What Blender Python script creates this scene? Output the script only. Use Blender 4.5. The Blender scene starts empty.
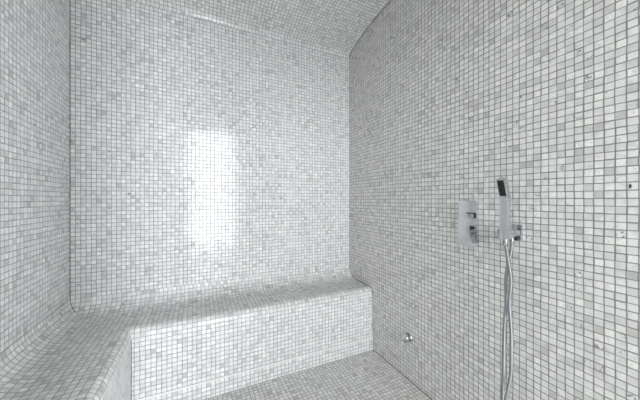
import bpy, bmesh, math
from mathutils import Vector, Matrix

S = bpy.context.scene
C = S.collection

# ------------------------------------------------------------------ measures (metres)
XL, XR = -0.6686, 1.22          # left and right wall
YB = 1.990                      # back wall
YF = 0.262                      # front end of the tiled room
ZS = 2.434                      # where the vault springs on the back wall
ZA, YA, RHO = 2.539, 1.366, 1.80  # vault apex height, its y, its curvature radius
HB = 0.472                      # bench height
BKL, BKB = 0.357, 0.341         # bench depth left / back
CAM_H = 1.146
P = 0.0247                      # mosaic pitch
YC = -3.00                      # rear wall of the corridor outside

# ------------------------------------------------------------------ materials
def new_mat(name):
    m = bpy.data.materials.new(name); m.use_nodes = True
    nt = m.node_tree; nt.nodes.clear()
    return m, nt

class G:
    """small node graph helper"""
    def __init__(s, nt): s.nt = nt
    def n(s, typ, **kw):
        nd = s.nt.nodes.new(typ)
        for k, v in kw.items(): setattr(nd, k, v)
        return nd
    def put(s, sock, v):
        if hasattr(v, 'is_linked') or hasattr(v, 'links'): s.nt.links.new(v, sock)
        else: sock.default_value = v
    def m(s, op, a, b=0.0, c=None, clamp=False):
        nd = s.n('ShaderNodeMath', operation=op, use_clamp=clamp)
        s.put(nd.inputs[0], a); s.put(nd.inputs[1], b)
        if c is not None: s.put(nd.inputs[2], c)
        return nd.outputs[0]
    def v(s, op, a, b=(0, 0, 0), scale=None):
        nd = s.n('ShaderNodeVectorMath', operation=op)
        s.put(nd.inputs[0], a)
        if op == 'SCALE': s.put(nd.inputs['Scale'], scale)
        else: s.put(nd.inputs[1], b)
        return nd.outputs['Value'] if op in ('LENGTH', 'DOT_PRODUCT', 'DISTANCE') else nd.outputs[0]
    def mix(s, f, a, b):
        nd = s.n('ShaderNodeMix', data_type='RGBA')
        s.put(nd.inputs[0], f); s.put(nd.inputs[6], a); s.put(nd.inputs[7], b)
        return nd.outputs[2]
    def ramp(s, f, stops, interp='LINEAR'):
        nd = s.n('ShaderNodeValToRGB'); cr = nd.color_ramp; cr.interpolation = interp
        while len(cr.elements) < len(stops): cr.elements.new(0.5)
        for e, (p, c) in zip(cr.elements, stops):
            e.position = p; e.color = (c[0], c[1], c[2], 1)
        s.put(nd.inputs[0], f)
        return nd.outputs[0]
    def rng(s, x, a, b, c=0.0, d=1.0, smooth=False):
        nd = s.n('ShaderNodeMapRange', interpolation_type='SMOOTHSTEP' if smooth else 'LINEAR')
        for i, q in enumerate((x, a, b, c, d)): s.put(nd.inputs[i], q)
        return nd.outputs[0]

def mosaic(name, pitch=P, seed=0.0, offset=(0, 0), tone=1.0, tint=(1, 1, 1), grout=(.285, .287, .282),
           gw=0.135, flecks=(), rough=0.12, tilt=0.018, spread=1.0):
    """small square tumbled white marble tiles, set by hand, grey grout; the UV map is in metres"""
    m, nt = new_mat(name); g = G(nt)
    uv = g.n('ShaderNodeUVMap', uv_map='UVMap').outputs[0]
    wob = g.n('ShaderNodeTexNoise', noise_dimensions='3D')
    g.put(wob.inputs['Vector'], g.v('ADD', uv, (seed * 7.1, seed * 3.3, seed))); wob.inputs['Scale'].default_value = 7.0
    wob.inputs['Detail'].default_value = 1.5
    w = g.v('SCALE', g.v('SUBTRACT', wob.outputs['Color'], (.5, .5, .5)), scale=0.004)
    p = g.v('SCALE', g.v('ADD', g.v('ADD', uv, (offset[0], offset[1], 0)), w), scale=1.0 / pitch)
    p = g.v('MULTIPLY', p, (1, 1, 0))
    cell = g.v('FLOOR', p)
    wn = g.n('ShaderNodeTexWhiteNoise', noise_dimensions='3D')
    g.put(wn.inputs['Vector'], g.v('ADD', cell, (seed * 13.7 + .5, seed * 5.9 + .5, seed + .5)))
    rv, rc = wn.outputs['Value'], wn.outputs['Color']
    sep = g.n('ShaderNodeSeparateXYZ'); g.put(sep.inputs[0], rc)
    q = g.v('SUBTRACT', g.v('FRACTION', p), (.5, .5, 0))
    q = g.v('ADD', q, g.v('MULTIPLY', g.v('SUBTRACT', rc, (.5, .5, .5)), (.05, .05, 0)))
    half = g.m('ADD', .5 - gw / 2 - .05, g.m('MULTIPLY', g.m('SUBTRACT', sep.outputs[2], .5), .035))
    comb = g.n('ShaderNodeCombineXYZ')
    for i in (0, 1): g.put(comb.inputs[i], half)
    d = g.v('LENGTH', g.v('MAXIMUM', g.v('SUBTRACT', g.v('ABSOLUTE', q), comb.outputs[0]), (0, 0, 0)))
    tile = g.rng(d, .03, .075, 1.0, 0.0, True)                 # 1 on the tile, 0 in the joint
    # tile colour: each tile cut from another bit of marble
    t = tone
    def cc(v, k=(1, 1, 1)): return tuple(v * t * a * b for a, b in zip(tint, k))
    mean = .80
    def sp(v): return mean + (v - mean) * spread
    base = g.ramp(rv, [(0, cc(sp(.56), (1, 1, .985))), (.06, cc(sp(.68))), (.30, cc(sp(.76), (.99, 1, 1))), (.60, cc(sp(.80))),
                       (.86, cc(sp(.86))), (1, cc(sp(.92), (1, 1, .99)))])
    # veining, shifted per tile so that it breaks at each joint
    vs = g.v('ADD', g.v('SCALE', uv, scale=1.0), g.v('SCALE', rc, scale=9.0))
    vn = g.n('ShaderNodeTexNoise', noise_dimensions='3D'); g.put(vn.inputs['Vector'], vs)
    vn.inputs['Scale'].default_value = 60; vn.inputs['Detail'].default_value = 4; vn.inputs['Distortion'].default_value = 1.2
    vein = g.m('SUBTRACT', 1.0, g.rng(g.m('ABSOLUTE', g.m('SUBTRACT', vn.outputs[0], .5)), 0.0, .035))
    cloud = g.n('ShaderNodeTexNoise', noise_dimensions='3D'); g.put(cloud.inputs['Vector'], vs)
    cloud.inputs['Scale'].default_value = 32; cloud.inputs['Detail'].default_value = 2
    some = g.rng(sep.outputs[0], .45, .95)
    base = g.mix(g.m('MULTIPLY', g.m('MULTIPLY', vein, some), .45), base, (.30, .31, .30, 1))
    base = g.mix(g.rng(cloud.outputs[0], .45, .72, 0, .32), base, (.36, .37, .37, 1))
    # rare dark inclusions
    rare = g.m('GREATER_THAN', sep.outputs[1], .955)
    fl = g.rng(vn.outputs[0], .57, .64)
    base = g.mix(g.m('MULTIPLY', g.m('MULTIPLY', rare, fl), .7), base, (.10, .10, .095, 1))
    for (fu, fv, fr, fa) in flecks:
        dv = g.v('SUBTRACT', uv, (fu, fv, 0))
        dl = g.v('LENGTH', g.v('MULTIPLY', g.v('ADD', dv, g.v('SCALE', w, scale=1.0)), (1.0, .5, 0)))
        blot = g.m('ADD', dl, g.m('MULTIPLY', g.m('SUBTRACT', vn.outputs[0], .5), fr * 1.6))
        base = g.mix(g.rng(blot, fr * .55, fr, fa, 0.0), base, (.035, .035, .035, 1))
    # grout, a little uneven
    gn = g.n('ShaderNodeTexNoise'); g.put(gn.inputs['Vector'], uv); gn.inputs['Scale'].default_value = 18
    gcol = g.mix(gn.outputs[0], tuple(c * .82 for c in grout) + (1,), tuple(c * 1.18 for c in grout) + (1,))
    col = g.mix(tile, gcol, base)
    b = g.n('ShaderNodeBsdfPrincipled')
    g.put(b.inputs['Base Color'], col)
    g.put(b.inputs['Roughness'], g.rng(tile, 0, 1, .75, rough))
    geo = g.n('ShaderNodeNewGeometry')
    tl = g.v('SCALE', g.v('SUBTRACT', rc, (.5, .5, .5)), scale=tilt)
    nrm = g.v('NORMALIZE', g.v('ADD', geo.outputs['Normal'], g.v('SCALE', tl, scale=1.0)))
    bp = g.n('ShaderNodeBump'); bp.inputs['Strength'].default_value = .5; bp.inputs['Distance'].default_value = .0012
    g.put(bp.inputs['Height'], tile); g.put(bp.inputs['Normal'], nrm)
    g.put(b.inputs['Normal'], bp.outputs[0])
    o = g.n('ShaderNodeOutputMaterial'); nt.links.new(b.outputs[0], o.inputs[0])
    return m

def plain(name, col, rough=.5, metal=0.0, noise=0.04, scale=40, bump=0.0, coat=0.0):
    m, nt = new_mat(name); g = G(nt)
    tc = g.n('ShaderNodeTexCoord').outputs['Object']
    nz = g.n('ShaderNodeTexNoise'); g.put(nz.inputs['Vector'], tc); nz.inputs['Scale'].default_value = scale
    nz.inputs['Detail'].default_value = 3
    c = g.mix(nz.outputs[0], tuple(v * (1 - noise) for v in col) + (1,), tuple(min(1, v * (1 + noise)) for v in col) + (1,))
    b = g.n('ShaderNodeBsdfPrincipled')
    g.put(b.inputs['Base Color'], c); b.inputs['Metallic'].default_value = metal
    g.put(b.inputs['Roughness'], g.rng(nz.outputs[0], 0, 1, rough * .85, rough * 1.15))
    if bump:
        bp = g.n('ShaderNodeBump'); bp.inputs['Strength'].default_value = bump; bp.inputs['Distance'].default_value = .001
        g.put(bp.inputs['Height'], nz.outputs[0]); g.put(b.inputs['Normal'], bp.outputs[0])
    o = g.n('ShaderNodeOutputMaterial'); nt.links.new(b.outputs[0], o.inputs[0])
    return m

def hose_material():
    m, nt = new_mat('ribbed_steel_hose'); g = G(nt)
    uv = g.n('ShaderNodeUVMap', uv_map='UVMap').outputs[0]
    sx = g.n('ShaderNodeSeparateXYZ'); g.put(sx.inputs[0], uv)
    rib = g.m('SINE', g.m('MULTIPLY', sx.outputs[0], 2 * math.pi / .0032))
    b = g.n('ShaderNodeBsdfPrincipled')
    g.put(b.inputs['Base Color'], g.mix(g.rng(rib, -1, 1), (.22, .23, .24, 1), (.52, .535, .55, 1)))
    b.inputs['Metallic'].default_value = 1.0; b.inputs['Roughness'].default_value = .28
    bp = g.n('ShaderNodeBump'); bp.inputs['Strength'].default_value = .5; bp.inputs['Distance'].default_value = .0008
    g.put(bp.inputs['Height'], rib); g.put(b.inputs['Normal'], bp.outputs[0])
    o = g.n('ShaderNodeOutputMaterial'); nt.links.new(b.outputs[0], o.inputs[0])
    return m

def spray_material():
    """black rubber spray face with rows of small nozzles"""
    m, nt = new_mat('black_spray_face'); g = G(nt)
    tc = g.n('ShaderNodeTexCoord').outputs['Object']
    f = g.v('SUBTRACT', g.v('FRACTION', g.v('SCALE', tc, scale=1 / .0052)), (.5, .5, .5))
    d = g.v('LENGTH', g.v('MULTIPLY', f, (0, 1, 1)))
    dot = g.rng(d, .16, .26, 1, 0)
    b = g.n('ShaderNodeBsdfPrincipled')
    g.put(b.inputs['Base Color'], g.mix(dot, (.012, .012, .013, 1), (.09, .09, .09, 1)))
    b.inputs['Roughness'].default_value = .45; b.inputs['Specular IOR Level'].default_value = .3
    o = g.n('ShaderNodeOutputMaterial'); nt.links.new(b.outputs[0], o.inputs[0])
    return m

M = {}
M['back'] = mosaic('white_marble_mosaic_back', .0243, 1.0)
M['left'] = mosaic('white_marble_mosaic_left', P, 2.0)
M['right'] = mosaic('white_marble_mosaic_right', .0252, 3.0, offset=(-.3113 % .0252, -1.1265 % .0252),
                    tint=(1.0, .99, .96), grout=(.25, .25, .238),
                    flecks=((.329, 1.188, .0042, .95), (1.137, 2.08, .0070, .55), (1.005, 1.972, .007, .7)))
M['ceil'] = mosaic('white_marble_mosaic_ceiling', P, 4.0, rough=.10, tilt=.06)
M['floor'] = mosaic('white_marble_mosaic_floor', P, 5.0, grout=(.32, .315, .30), rough=.32, tone=.96, tint=(1, .985, .96), spread=1.3)
M['front'] = mosaic('white_marble_mosaic_front', P, 6.0)
M['bench'] = mosaic('white_marble_mosaic_bench', P, 7.0, rough=.3, tilt=.07, tone=.93, tint=(1, .995, .985), grout=(.36, .36, .355), spread=1.3)
M['riser'] = mosaic('white_marble_mosaic_riser', P, 8.0)
M['bead'] = plain('white_grout_bead', (.80, .80, .79), .6)
M['seal'] = plain('dark_joint_sealant', (.045, .045, .042), .8, noise=.5, scale=60)
M['paint'] = plain('grey_wall_paint', (.40, .40, .39), .6, noise=.02, scale=20)
M['cfloor'] = plain('pale_corridor_floor', (.60, .59, .57), .2, noise=.06, scale=6)
M['frame'] = plain('white_door_frame', (.7, .7, .7), .4)
M['chrome'] = plain('polished_chrome', (.60, .615, .63), .08, 1.0, noise=.01)
M['satin'] = plain('satin_chrome', (.70, .72, .745), .25, 1.0, noise=.03, scale=120)
M['lever'] = plain('shaded_grey_chrome', (.36, .375, .39), .22, 1.0, noise=.03, scale=120)  # chrome with the lever's dark reflections put into its colour
M['dark'] = plain('matte_dark', (.02, .02, .02), .5)
M['hose'] = hose_material()
M['spray'] = spray_material()

# ------------------------------------------------------------------ mesh helpers
def link(name, bm, mat, parent=None, loc=(0, 0, 0), smooth=False, angle=35, kind=None):
    bmesh.ops.recalc_face_normals(bm, faces=bm.faces)
    if smooth:
        lim = math.radians(angle)
        for f in bm.faces: f.smooth = True
        for e in bm.edges:
            e.smooth = len(e.link_faces) == 2 and e.calc_face_angle(0) < lim
    me = bpy.data.meshes.new(name); bm.to_mesh(me); bm.free()
    me.materials.append(mat)
    o = bpy.data.objects.new(name, me); C.objects.link(o)
    o.location = loc
    if parent: o.parent = parent
    if kind: o['kind'] = kind
    return o

def box_uv(bm, off=(0, 0, 0)):
    uv = bm.loops.layers.uv.new('UVMap')
    bm.normal_update()
    for f in bm.faces:
        a = [abs(c) for c in f.normal]; k = a.index(max(a))
        i, j = ((1, 2), (0, 2), (0, 1))[k]
        for l in f.loops:
            co = l.vert.co
            l[uv].uv = (co[i] - off[i], co[j] - off[j])

def box_bm(x0, x1, y0, y1, z0, z1, bm=None):
    bm = bm or bmesh.new()
    vs = [bm.verts.new((x, y, z)) for x in (x0, x1) for y in (y0, y1) for z in (z0, z1)]
    for q in ((0, 1, 3, 2), (4, 6, 7, 5), (0, 4, 5, 1), (2, 3, 7, 6), (0, 2, 6, 4), (1, 5, 7, 3)):
        bm.faces.new([vs[i] for i in q])
    return bm

def slab(name, x0, x1, y0, y1, z0, z1, mat, off=(0, 0, 0)):
    bm = box_bm(x0, x1, y0, y1, z0, z1); bmesh.ops.recalc_face_normals(bm, faces=bm.faces)
    box_uv(bm, off)
    return link(name, bm, mat, kind='structure')

def rbox(sx, sy, sz, bev=.002, seg=2):
    bm = box_bm(-sx / 2, sx / 2, -sy / 2, sy / 2, -sz / 2, sz / 2)
    bmesh.ops.bevel(bm, geom=list(bm.edges), offset=bev, segments=seg, affect='EDGES', profile=.6)
    return bm

def lathe(profile, axis='x', seg=32):
    """profile: (distance along axis, radius)"""
    bm = bmesh.new(); rings = []
    for (a, r) in profile:
        ring = []
        for k in range(seg):
            t = 2 * math.pi * k / seg
            c, s = r * math.cos(t), r * math.sin(t)
            ring.append(bm.verts.new({'x': (a, c, s), 'y': (c, a, s), 'z': (c, s, a)}[axis]))
        rings.append(ring)
    for r0, r1 in zip(rings, rings[1:]):
        for k in range(seg):
            bm.faces.new((r0[k], r0[(k + 1) % seg], r1[(k + 1) % seg], r1[k]))
    bm.faces.new(rings[0]); bm.faces.new(rings[-1])
    return bm

def tube(pts, r, seg=14):
    bm = bmesh.new(); uvl = bm.loops.layers.uv.new('UVMap')
    n = len(pts); rings = []; dist = [0.0]
    for a, b in zip(pts, pts[1:]): dist.append(dist[-1] + (b - a).length)
    prev = None
    for i, p in enumerate(pts):
        t = (pts[min(i + 1, n - 1)] - pts[max(i - 1, 0)]).normalized()
        if prev is None: prev = t.orthogonal().normalized()
        u = (prev - t * prev.dot(t)).normalized(); prev = u; w = t.cross(u)
        rings.append([bm.verts.new(p + (u * math.cos(a) + w * math.sin(a)) * r)
                      for a in [2 * math.pi * k / seg for k in range(seg)]])
    for i in range(n - 1):
        for k in range(seg):
            f = bm.faces.new((rings[i][k], rings[i][(k + 1) % seg], rings[i + 1][(k + 1) % seg], rings[i + 1][k]))
            for l, d, v in zip(f.loops, (dist[i], dist[i], dist[i + 1], dist[i + 1]), (k, k + 1, k + 1, k)):
                l[uvl].uv = (d, v / seg * .04)
    bm.faces.new(rings[0]); bm.faces.new(rings[-1])
    return bm

def spline(ctrl, n=14):
    """Catmull-Rom through the points"""
    c = [Vector(p) for p in ctrl]; c = [c[0] * 2 - c[1]] + c + [c[-1] * 2 - c[-2]]
    out = []
    for i in range(1, len(c) - 2):
        for k in range(n):
            t = k / n
            out.append(.5 * ((2 * c[i]) + (c[i + 1] - c[i - 1]) * t + (2 * c[i - 1] - 5 * c[i] + 4 * c[i + 1] - c[i + 2]) * t * t
                             + (3 * c[i] - c[i - 1] - 3 * c[i + 1] + c[i + 2]) * t ** 3))
    out.append(c[-2]); return out

def thing(name, label, cat, loc=(0, 0, 0)):
    o = bpy.data.objects.new(name, None); C.objects.link(o)
    o.empty_display_size = .05; o.location = loc
    o['label'] = label; o['category'] = cat
    return o

# ------------------------------------------------------------------ the shell
T = .12
slab('floor', XL - T, XR + T, YF - T, YB + T, -.1, 0, M['floor'], (XR, YB, 0))
slab('wall_left', XL - T, XL, YF - T, YB + T, 0, 2.75, M['left'], (0, YB, HB))
slab('wall_right', XR, XR + T, YF - T, YB + T, 0, 2.75, M['right'], (0, 0, 0))
slab('wall_back', XL, XR, YB, YB + T, 0, 2.75, M['back'], (XL, 0, HB))

# vaulted ceiling: one low arch across the depth of the room, turning into the back wall by a small cove
def vault_profile():
    pts = []
    def zc(y): return ZA - (RHO - math.sqrt(RHO * RHO - (y - YA) ** 2))
    rc = .042
    ye = YB - rc
    for k in range(41):
        y = YF - T + (ye - (YF - T)) * k / 40
        pts.append((y, zc(y)))
    a = math.atan((pts[-1][1] - pts[-2][1]) / (pts[-1][0] - pts[-2][0]))   # slope at the cove
    y0, z0 = pts[-1]
    z1 = z0 + math.tan(a) * rc * .35 - rc
    p1 = (YB - rc * .05, z0 + math.tan(a) * rc)                    # control of a quadratic turn
    for k in range(1, 9):
        t = k / 8
        pts.append(((1 - t) ** 2 * y0 + 2 * t * (1 - t) * p1[0] + t * t * YB,
                    (1 - t) ** 2 * z0 + 2 * t * (1 - t) * p1[1] + t * t * z1))
    return pts
VP = vault_profile()
bm = bmesh.new(); uvl = bm.loops.layers.uv.new('UVMap')
lo = [[bm.verts.new((x, y, z)) for (y, z) in VP] for x in (XL, XR)]
hi = [[bm.verts.new((x, y, 2.75)) for (y, z) in VP] for x in (XL, XR)]
arc = [0.0]
for (y0, z0), (y1, z1) in zip(VP, VP[1:]): arc.append(arc[-1] + math.hypot(y1 - y0, z1 - z0))
for i in range(len(VP) - 1):
    f = bm.faces.new((lo[0][i], lo[1][i], lo[1][i + 1], lo[0][i + 1]))
    for l, (x, a) in zip(f.loops, ((XL, i), (XR, i), (XR, i + 1), (XL, i + 1))):
        l[uvl].uv = (x - XL, arc[a] - arc[-1])
    bm.faces.new((hi[0][i], hi[0][i + 1], hi[1][i + 1], hi[1][i]))
    for s in (0, 1): bm.faces.new((lo[s][i], lo[s][i + 1], hi[s][i + 1], hi[s][i]))
bm.faces.new((lo[0][0], lo[1][0], hi[1][0], hi[0][0])); bm.faces.new((lo[0][-1], lo[1][-1], hi[1][-1], hi[0][-1]))
link('ceiling', bm, M['ceil'], smooth=True, angle=30, kind='structure')

# tiled front wall round a wide opening; a white corridor with a glazed door beyond it brings the daylight in
slab('wall_front', XL, -.20, YF - T, YF, 0, 3.10, M['front'], (XL, 0, 0))
slab('wall_front_header', -.20, XR, YF - T, YF, 2.125, 3.10, M['front'], (XL, 0, 0))
slab('floor_corridor', -1.6, 2.2, YC - .1, YF - T, -.1, 0, M['cfloor'])
slab('ceiling_corridor', -1.6, 2.2, YC - .1, YF - T, 3.10, 3.25, M['paint'])
slab('wall_corridor_left', -1.7, -1.6, YC - .1, YF - T, 0, 3.10, M['paint'])
WY0, WY1, WZ0, WZ1 = -1.75, -.15, .12, 1.62   # unseen side window, added to the outer room to brighten the left wall
slab('wall_corridor_right', 2.2, 2.3, YC - .1, WY0, 0, 3.10, M['paint'])
slab('wall_corridor_right_near', 2.2, 2.3, WY1, YF - T, 0, 3.10, M['paint'])
slab('wall_corridor_right_sill', 2.2, 2.3, WY0, WY1, 0, WZ0, M['paint'])
slab('wall_corridor_right_header', 2.2, 2.3, WY0, WY1, WZ1, 3.10, M['paint'])
slab('wall_corridor_front_left', -1.6, XL - T, YF - T, YF - T + .1, 0, 3.10, M['paint'])
slab('wall_corridor_front_right', XR + T, 2.2, YF - T, YF - T + .1, 0, 3.10, M['paint'])
DX0, DX1, DZ1 = -.17, .87, 3.02          # glazed door in the corridor's rear wall
slab('wall_rear_left', -1.6, DX0, YC - .1, YC, 0, 3.10, M['paint'])
slab('wall_rear_right', DX1, 2.2, YC - .1, YC, 0, 3.10, M['paint'])
slab('wall_rear_header', DX0, DX1, YC - .1, YC, DZ1, 3.10, M['paint'])
bm = bmesh.new()
for a in ((DX0, DX0 + .03, .0, DZ1), (DX1 - .03, DX1, .0, DZ1), (DX0 + .03, DX1 - .03, DZ1 - .03, DZ1), (DX0 + .03, DX1 - .03, 0, .02)):
    box_bm(a[0], a[1], YC - .08, YC - .02, a[2], a[3], bm)
link('door_1', bm, M['frame'], kind='structure')
bm = bmesh.new()
for a in ((WY0, WY0 + .03, WZ0, WZ1), (WY1 - .03, WY1, WZ0, WZ1), (WY0 + .03, WY1 - .03, WZ1 - .03, WZ1), (WY0 + .03, WY1 - .03, WZ0, WZ0 + .03)):
    box_bm(2.22, 2.28, a[0], a[1], a[2], a[3], bm)
link('fill_window_1', bm, M['frame'], kind='structure')

# ------------------------------------------------------------------ the bench, one L along the left and back walls
KX, KY = BKL, BKB
def seat_profile():
    """(share of the depth from the wall, z), over the top from the wall to the nose"""
    pts = []
    ca, cz = .36, .098                       # cove
    for k in range(13):
        t = math.pi / 2 * k / 12
        pts.append((ca * (1 - math.cos(t)), HB + cz * (1 - math.sin(t))))
    na, nz = .13, .048                       # rounded nose
    for k in range(4): pts.append((ca + (1 - na - ca) * (k + 1) / 4, HB))
    for k in range(1, 9):
        t = math.pi / 2 * k / 8
        pts.append((1 - na + na * math.sin(t), HB - nz * (1 - math.cos(t))))
    return pts
GP = .0013                                   # sealed gap between bench and walls
YLF = YF + .10                               # front end of the left arm
def sweep(prof, closed_pts, mat, name, parent, uv_start=0.0):
    """prof: open run of (s, z) that shows; closed_pts: the rest of the outline, hidden"""
    allp = prof + closed_pts
    bm = bmesh.new(); uvl = bm.loops.layers.uv.new('UVMap')
    def ring(kind):
        if kind == 'R': return [bm.verts.new((XR - GP, YB - GP - KY * s, z)) for s, z in allp]
        if kind == 'M': return [bm.verts.new((XL + GP + KX * s, YB - GP - KY * s, z)) for s, z in allp]
        return [bm.verts.new((XL + GP + KX * s, YLF, z)) for s, z in allp]
    r = {k: ring(k) for k in 'RML'}
    def arcs(k):
        a = [0.0]
        for (s0, z0), (s1, z1) in zip(allp, allp[1:] + allp[:1]): a.append(a[-1] + math.hypot(k * (s1 - s0), z1 - z0))
        return a
    ay, ax = arcs(KY), arcs(KX)
    n = len(allp); mitre = set()
    for i in range(n):
        j = (i + 1) % n
        f = bm.faces.new((r['R'][i], r['M'][i], r['M'][j], r['R'][j]))
        for l, (o, a) in zip(f.loops, (('R', i), ('M', i), ('M', i + 1), ('R', i + 1))):
            l[uvl].uv = (l.vert.co.x - XL, -(ay[a]) + uv_start)
        f = bm.faces.new((r['M'][i], r['L'][i], r['L'][j], r['M'][j]))
        for l, (o, a) in zip(f.loops, (('M', i), ('L', i), ('L', i + 1), ('M', i + 1))):
            l[uvl].uv = (ax[a] - uv_start, l.vert.co.y - YB)
    bm.faces.new(r['R']); bm.faces.new(r['L'])
    return link(name, bm, mat, parent, smooth=True, angle=30)

bench = thing('tiled_bench', 'built-in L-shaped bench of white marble mosaic running along the left and back walls', 'bench')
SP = seat_profile()
LEDGE = .0975
s_cov = .36
zn = SP[-1][1]
sweep(SP, [(0.0, zn)], M['bench'], 'seat', bench)
sweep([(1.0, zn), (1.0, LEDGE)], [(.0, LEDGE), (.0, zn)], M['riser'], 'front_panel', bench)
pr = 1.0 + .006 / KX
sk = sweep([(pr, LEDGE - .003), (pr, 0.0)], [(.0, 0.0), (.0, LEDGE - .003)], M['riser'], 'plinth', bench)
bd = sweep([(1.0 - .02, LEDGE + .002), (1.001, LEDGE + .002), (pr + .004, LEDGE - .0035), (pr, LEDGE - .0052)], [(1.0 - .02, LEDGE - .0052)], M['bead'], 'ledge_bead', bench)
bd['label'] = 'white grout bead along the ledge near the floor'

# ------------------------------------------------------------------ dark joint lines in the corners
_tn = [0]
def joint(pts, r=.0022):
    _tn[0] += 1
    return link('trim_%d' % _tn[0], tube([Vector(p) for p in pts], r, 6), M['seal'], smooth=True, kind='structure')
zc0 = VP[-1][1]
joint([(XL, YB, HB + .098)] + [(XL, YB, HB + .098 + (zc0 - HB - .098) * k / 6) for k in range(1, 7)], .0030)
joint([(XR, YB, HB + .098), (XR, YB, 1.3), (XR, YB, zc0)], .0016)
joint([(XR, y, z) for y, z in VP[20:]], .0030)
joint([(XR, YB - KY * s, z) for s, z in SP] + [(XR, YB - KY, LEDGE + .003)], .0034)
joint([(XR, YB - KY * pr, LEDGE), (XR, YB - KY * pr, 0)], .003)
joint([(XR, YB - KY * pr, 0), (XR, 1.0, 0), (XR, YF, 0)], .0036)
joint([(XL + KX * pr, YB - KY * pr, 0), (.5, YB - KY * pr, 0), (XR, YB - KY * pr, 0)], .0026)
joint([(XL + KX * s + .001, YB - KY * s - .001, z) for s, z in SP[:7]], .0024)
joint([(XL + KX + .001, YB - KY - .001, zn), (XL + KX + .001, YB - KY - .001, .3), (XL + KX + .001, YB - KY - .001, LEDGE)], .0022)

# ------------------------------------------------------------------ concealed shower mixer on the right wall
def part(name, bm, mat, parent, loc, rot=None, smooth=True, label=None):
    if rot is not None: bmesh.ops.transform(bm, matrix=rot, verts=bm.verts)
    o = link(name, bm, mat, parent, loc, smooth=smooth, angle=40)
    if label: o['label'] = label
    return o

mx = thing('shower_mixer', 'chrome shower mixer plate with diverter knob and lever, on the right wall', 'shower mixer', (XR, .868, 1.030))
part('plate', rbox(.010, .098, .224, .0025), M['satin'], mx, (-.003, 0, 0))
# diverter: short square-ended knob
kn = part('diverter_knob', rbox(.030, .041, .021, .0025), M['chrome'], mx, (-.025, -.0235, .040))
part('knob_shadow', rbox(.009, .047, .027, .002), M['dark'], kn, (.0135, -.001, .001), label='shadow line behind the knob, set in as a dark ring')  # dark plate standing in for the shadow line round the knob
# temperature control: round body with a blade hanging from its end
part('handle_body', lathe([(0, .0215), (-.022, .0215), (-.024, .020)], 'x', 32), M['chrome'], mx, (-.008, -.027, -.029))
rot = Matrix.Rotation(math.radians(-12), 4, 'X') @ Matrix.Rotation(math.radians(-8), 4, 'Y')
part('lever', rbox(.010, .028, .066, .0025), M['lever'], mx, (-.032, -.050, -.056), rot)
part('lever_reflection', rbox(.008, .022, .036, .002), M['dark'], mx, (-.035, -.046, -.028), label='black reflection at the lever, set in as a dark block')  # dark block in place of a black reflection in the chrome

# ------------------------------------------------------------------ wall outlet with cradle, hand shower, hose
YO, ZO = .648, 1.008
br = thing('shower_bracket', 'chrome wall outlet block with an arm cradling the hand shower', 'shower bracket', (XR, YO, ZO))
part('wall_plate', rbox(.014, .046, .062, .003), M['chrome'], br, (-.006, 0, .004))
part('arm', rbox(.050, .026, .026, .003), M['chrome'], br, (-.038, 0, 0))
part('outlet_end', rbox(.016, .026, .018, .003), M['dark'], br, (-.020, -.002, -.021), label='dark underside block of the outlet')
bm = bmesh.new()
box_bm(-.003, .003, -.022, .022, -.017, .017, bm)
box_bm(-.036, -.0031, -.022, -.0180, -.017, .017, bm)
box_bm(-.036, -.0031, .0180, .022, -.017, .017, bm)
part('cradle', bm, M['satin'], br, (-.064, 0, 0))
part('outlet_nozzle', lathe([(0, .0085), (-.012, .0085), (-.014, .008), (-.018, .008)], 'z', 24), M['chrome'], br, (-.0365, 0, -.012))

XH = XR - .0815                   # axis of the handset
hs = thing('hand_shower', 'slim square chrome hand shower with black spray face, standing in its wall cradle', 'hand shower', (XH, YO, ZO - .022))
part('handle', rbox(.023, .034, .172, .003), M['satin'], hs, (0, 0, .086))
tilt = Matrix.Rotation(math.radians(-17), 4, 'Y')
hd = part('spray_head', rbox(.020, .034, .086, .003), M['chrome'], hs, (-.0125, 0, .207), tilt)
fc = part('spray_face', rbox(.003, .025, .066, .001), M['spray'], hd, tilt @ Vector((-.0100, 0, .004)), tilt, label='black spray face with rows of nozzles')
part('hose_socket', lathe([(.004, .0085), (-.006, .0085), (-.008, .0080), (-.012, .0075)], 'z', 24), M['chrome'], hs, (0, 0, 0))

ho = thing('shower_hose', 'long ribbed metal shower hose hanging in a loop below the hand shower', 'hose', (XR - .04, YO, ZO - .04))
o = Vector(ho.location)
down = [(XH, .648, .975), (1.1435, .646, .945), (1.1475, .645, .915), (1.1571, .642, .8636), (1.1632, .640, .8203), (1.1583, .640, .7781), (1.1510, .640, .7305),
        (1.1606, .642, .6665), (1.1700, .643, .6107), (1.1710, .643, .5283), (1.1638, .640, .4414), (1.1409, .636, .3915), (1.1140, .630, .3540),
        (1.098, .6235, .325), (1.100, .628, .302), (1.125, .648, .289), (1.154, .667, .300)]
up = [(1.1660, .673, .3250), (1.1590, .669, .3685), (1.1544, .664, .4215), (1.1515, .661, .5242), (1.1529, .660, .6068), (1.1583, .660, .6597),
      (1.1660, .660, .7205), (1.1660, .660, .7709), (1.1645, .660, .8128), (1.1690, .657, .8631), (1.1810, .653, .9166), (1.1835, .649, .950), (1.1835, .648, .978)]
part('tube', tube([p - o for p in spline(down + up, 8)], .0066, 14), M['hose'], ho, (0, 0, 0))
for q in (down[0], up[-1]):
    part('hose_nut', lathe([(.004, .0092), (-.006, .0092), (-.010, .0078), (-.014, .0072)], 'z', 24), M['lever'], ho, Vector(q) - o)

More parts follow.
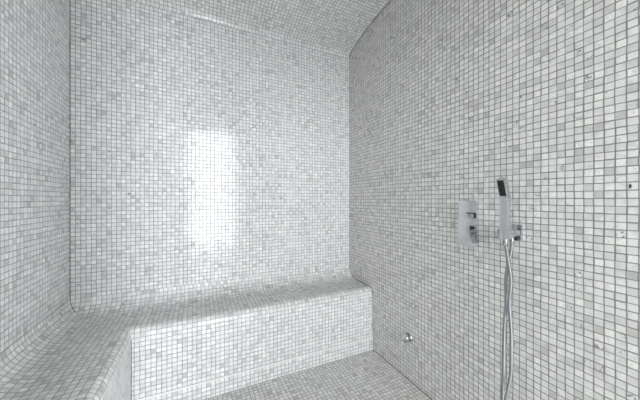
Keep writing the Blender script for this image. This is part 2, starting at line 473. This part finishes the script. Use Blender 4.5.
# ------------------------------------------------------------------ small round outlet low on the right wall
so = thing('wall_outlet', 'small round chrome outlet cap set low on the right wall near the bench', 'wall outlet', (XR, 1.274, .272))
part('flange', lathe([(.002, .030), (-.003, .030), (-.0055, .028)], 'x', 36), M['chrome'], so, (0, 0, 0))
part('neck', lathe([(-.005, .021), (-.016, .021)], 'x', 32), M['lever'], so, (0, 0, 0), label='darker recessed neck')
part('cap', lathe([(-.016, .0255), (-.018, .027), (-.032, .027), (-.035, .0245), (-.0355, .012)], 'x', 36), M['chrome'], so, (0, 0, 0))

# ------------------------------------------------------------------ daylight through the glazed door
w = bpy.data.worlds.new('bright_overcast_sky'); S.world = w; w.use_nodes = True
bg = w.node_tree.nodes['Background']
bg.inputs[0].default_value = (.94, .97, 1.0, 1); bg.inputs[1].default_value = 16.5
L = bpy.data.lights.new('daylight_door', 'AREA'); L.shape = 'RECTANGLE'
L.size = DX1 - DX0 - .06; L.size_y = DZ1 - .05
L.cycles.is_portal = True
lo_ = bpy.data.objects.new('daylight_door', L); C.objects.link(lo_)
lo_.location = ((DX0 + DX1) / 2, YC - .09, DZ1 / 2 - .005)
lo_.rotation_euler = (math.radians(90), 0, 0)
L3 = bpy.data.lights.new('fill_window_portal', 'AREA'); L3.shape = 'RECTANGLE'  # portal of the added side window, fill for the left wall
L3.size = WZ1 - WZ0 - .06; L3.size_y = WY1 - WY0 - .06; L3.cycles.is_portal = True
l3 = bpy.data.objects.new('fill_window_portal', L3); C.objects.link(l3)
l3.location = (2.29, (WY0 + WY1) / 2, (WZ0 + WZ1) / 2); l3.rotation_euler = (0, math.radians(90), 0)

# ------------------------------------------------------------------ camera
cd = bpy.data.cameras.new('camera'); cam = bpy.data.objects.new('camera', cd); C.objects.link(cam)
cd.sensor_width = 36; cd.lens = 262 / 640 * 36; cd.clip_start = .02
cam.location = (0, 0, CAM_H); cam.rotation_euler = (math.radians(90), 0, math.radians(-25.1))
S.camera = cam
S.view_settings.view_transform = 'Standard'; S.view_settings.look = 'None'
S.view_settings.gamma = 1.0; S.view_settings.use_curve_mapping = False
S.view_settings.exposure = 0.04
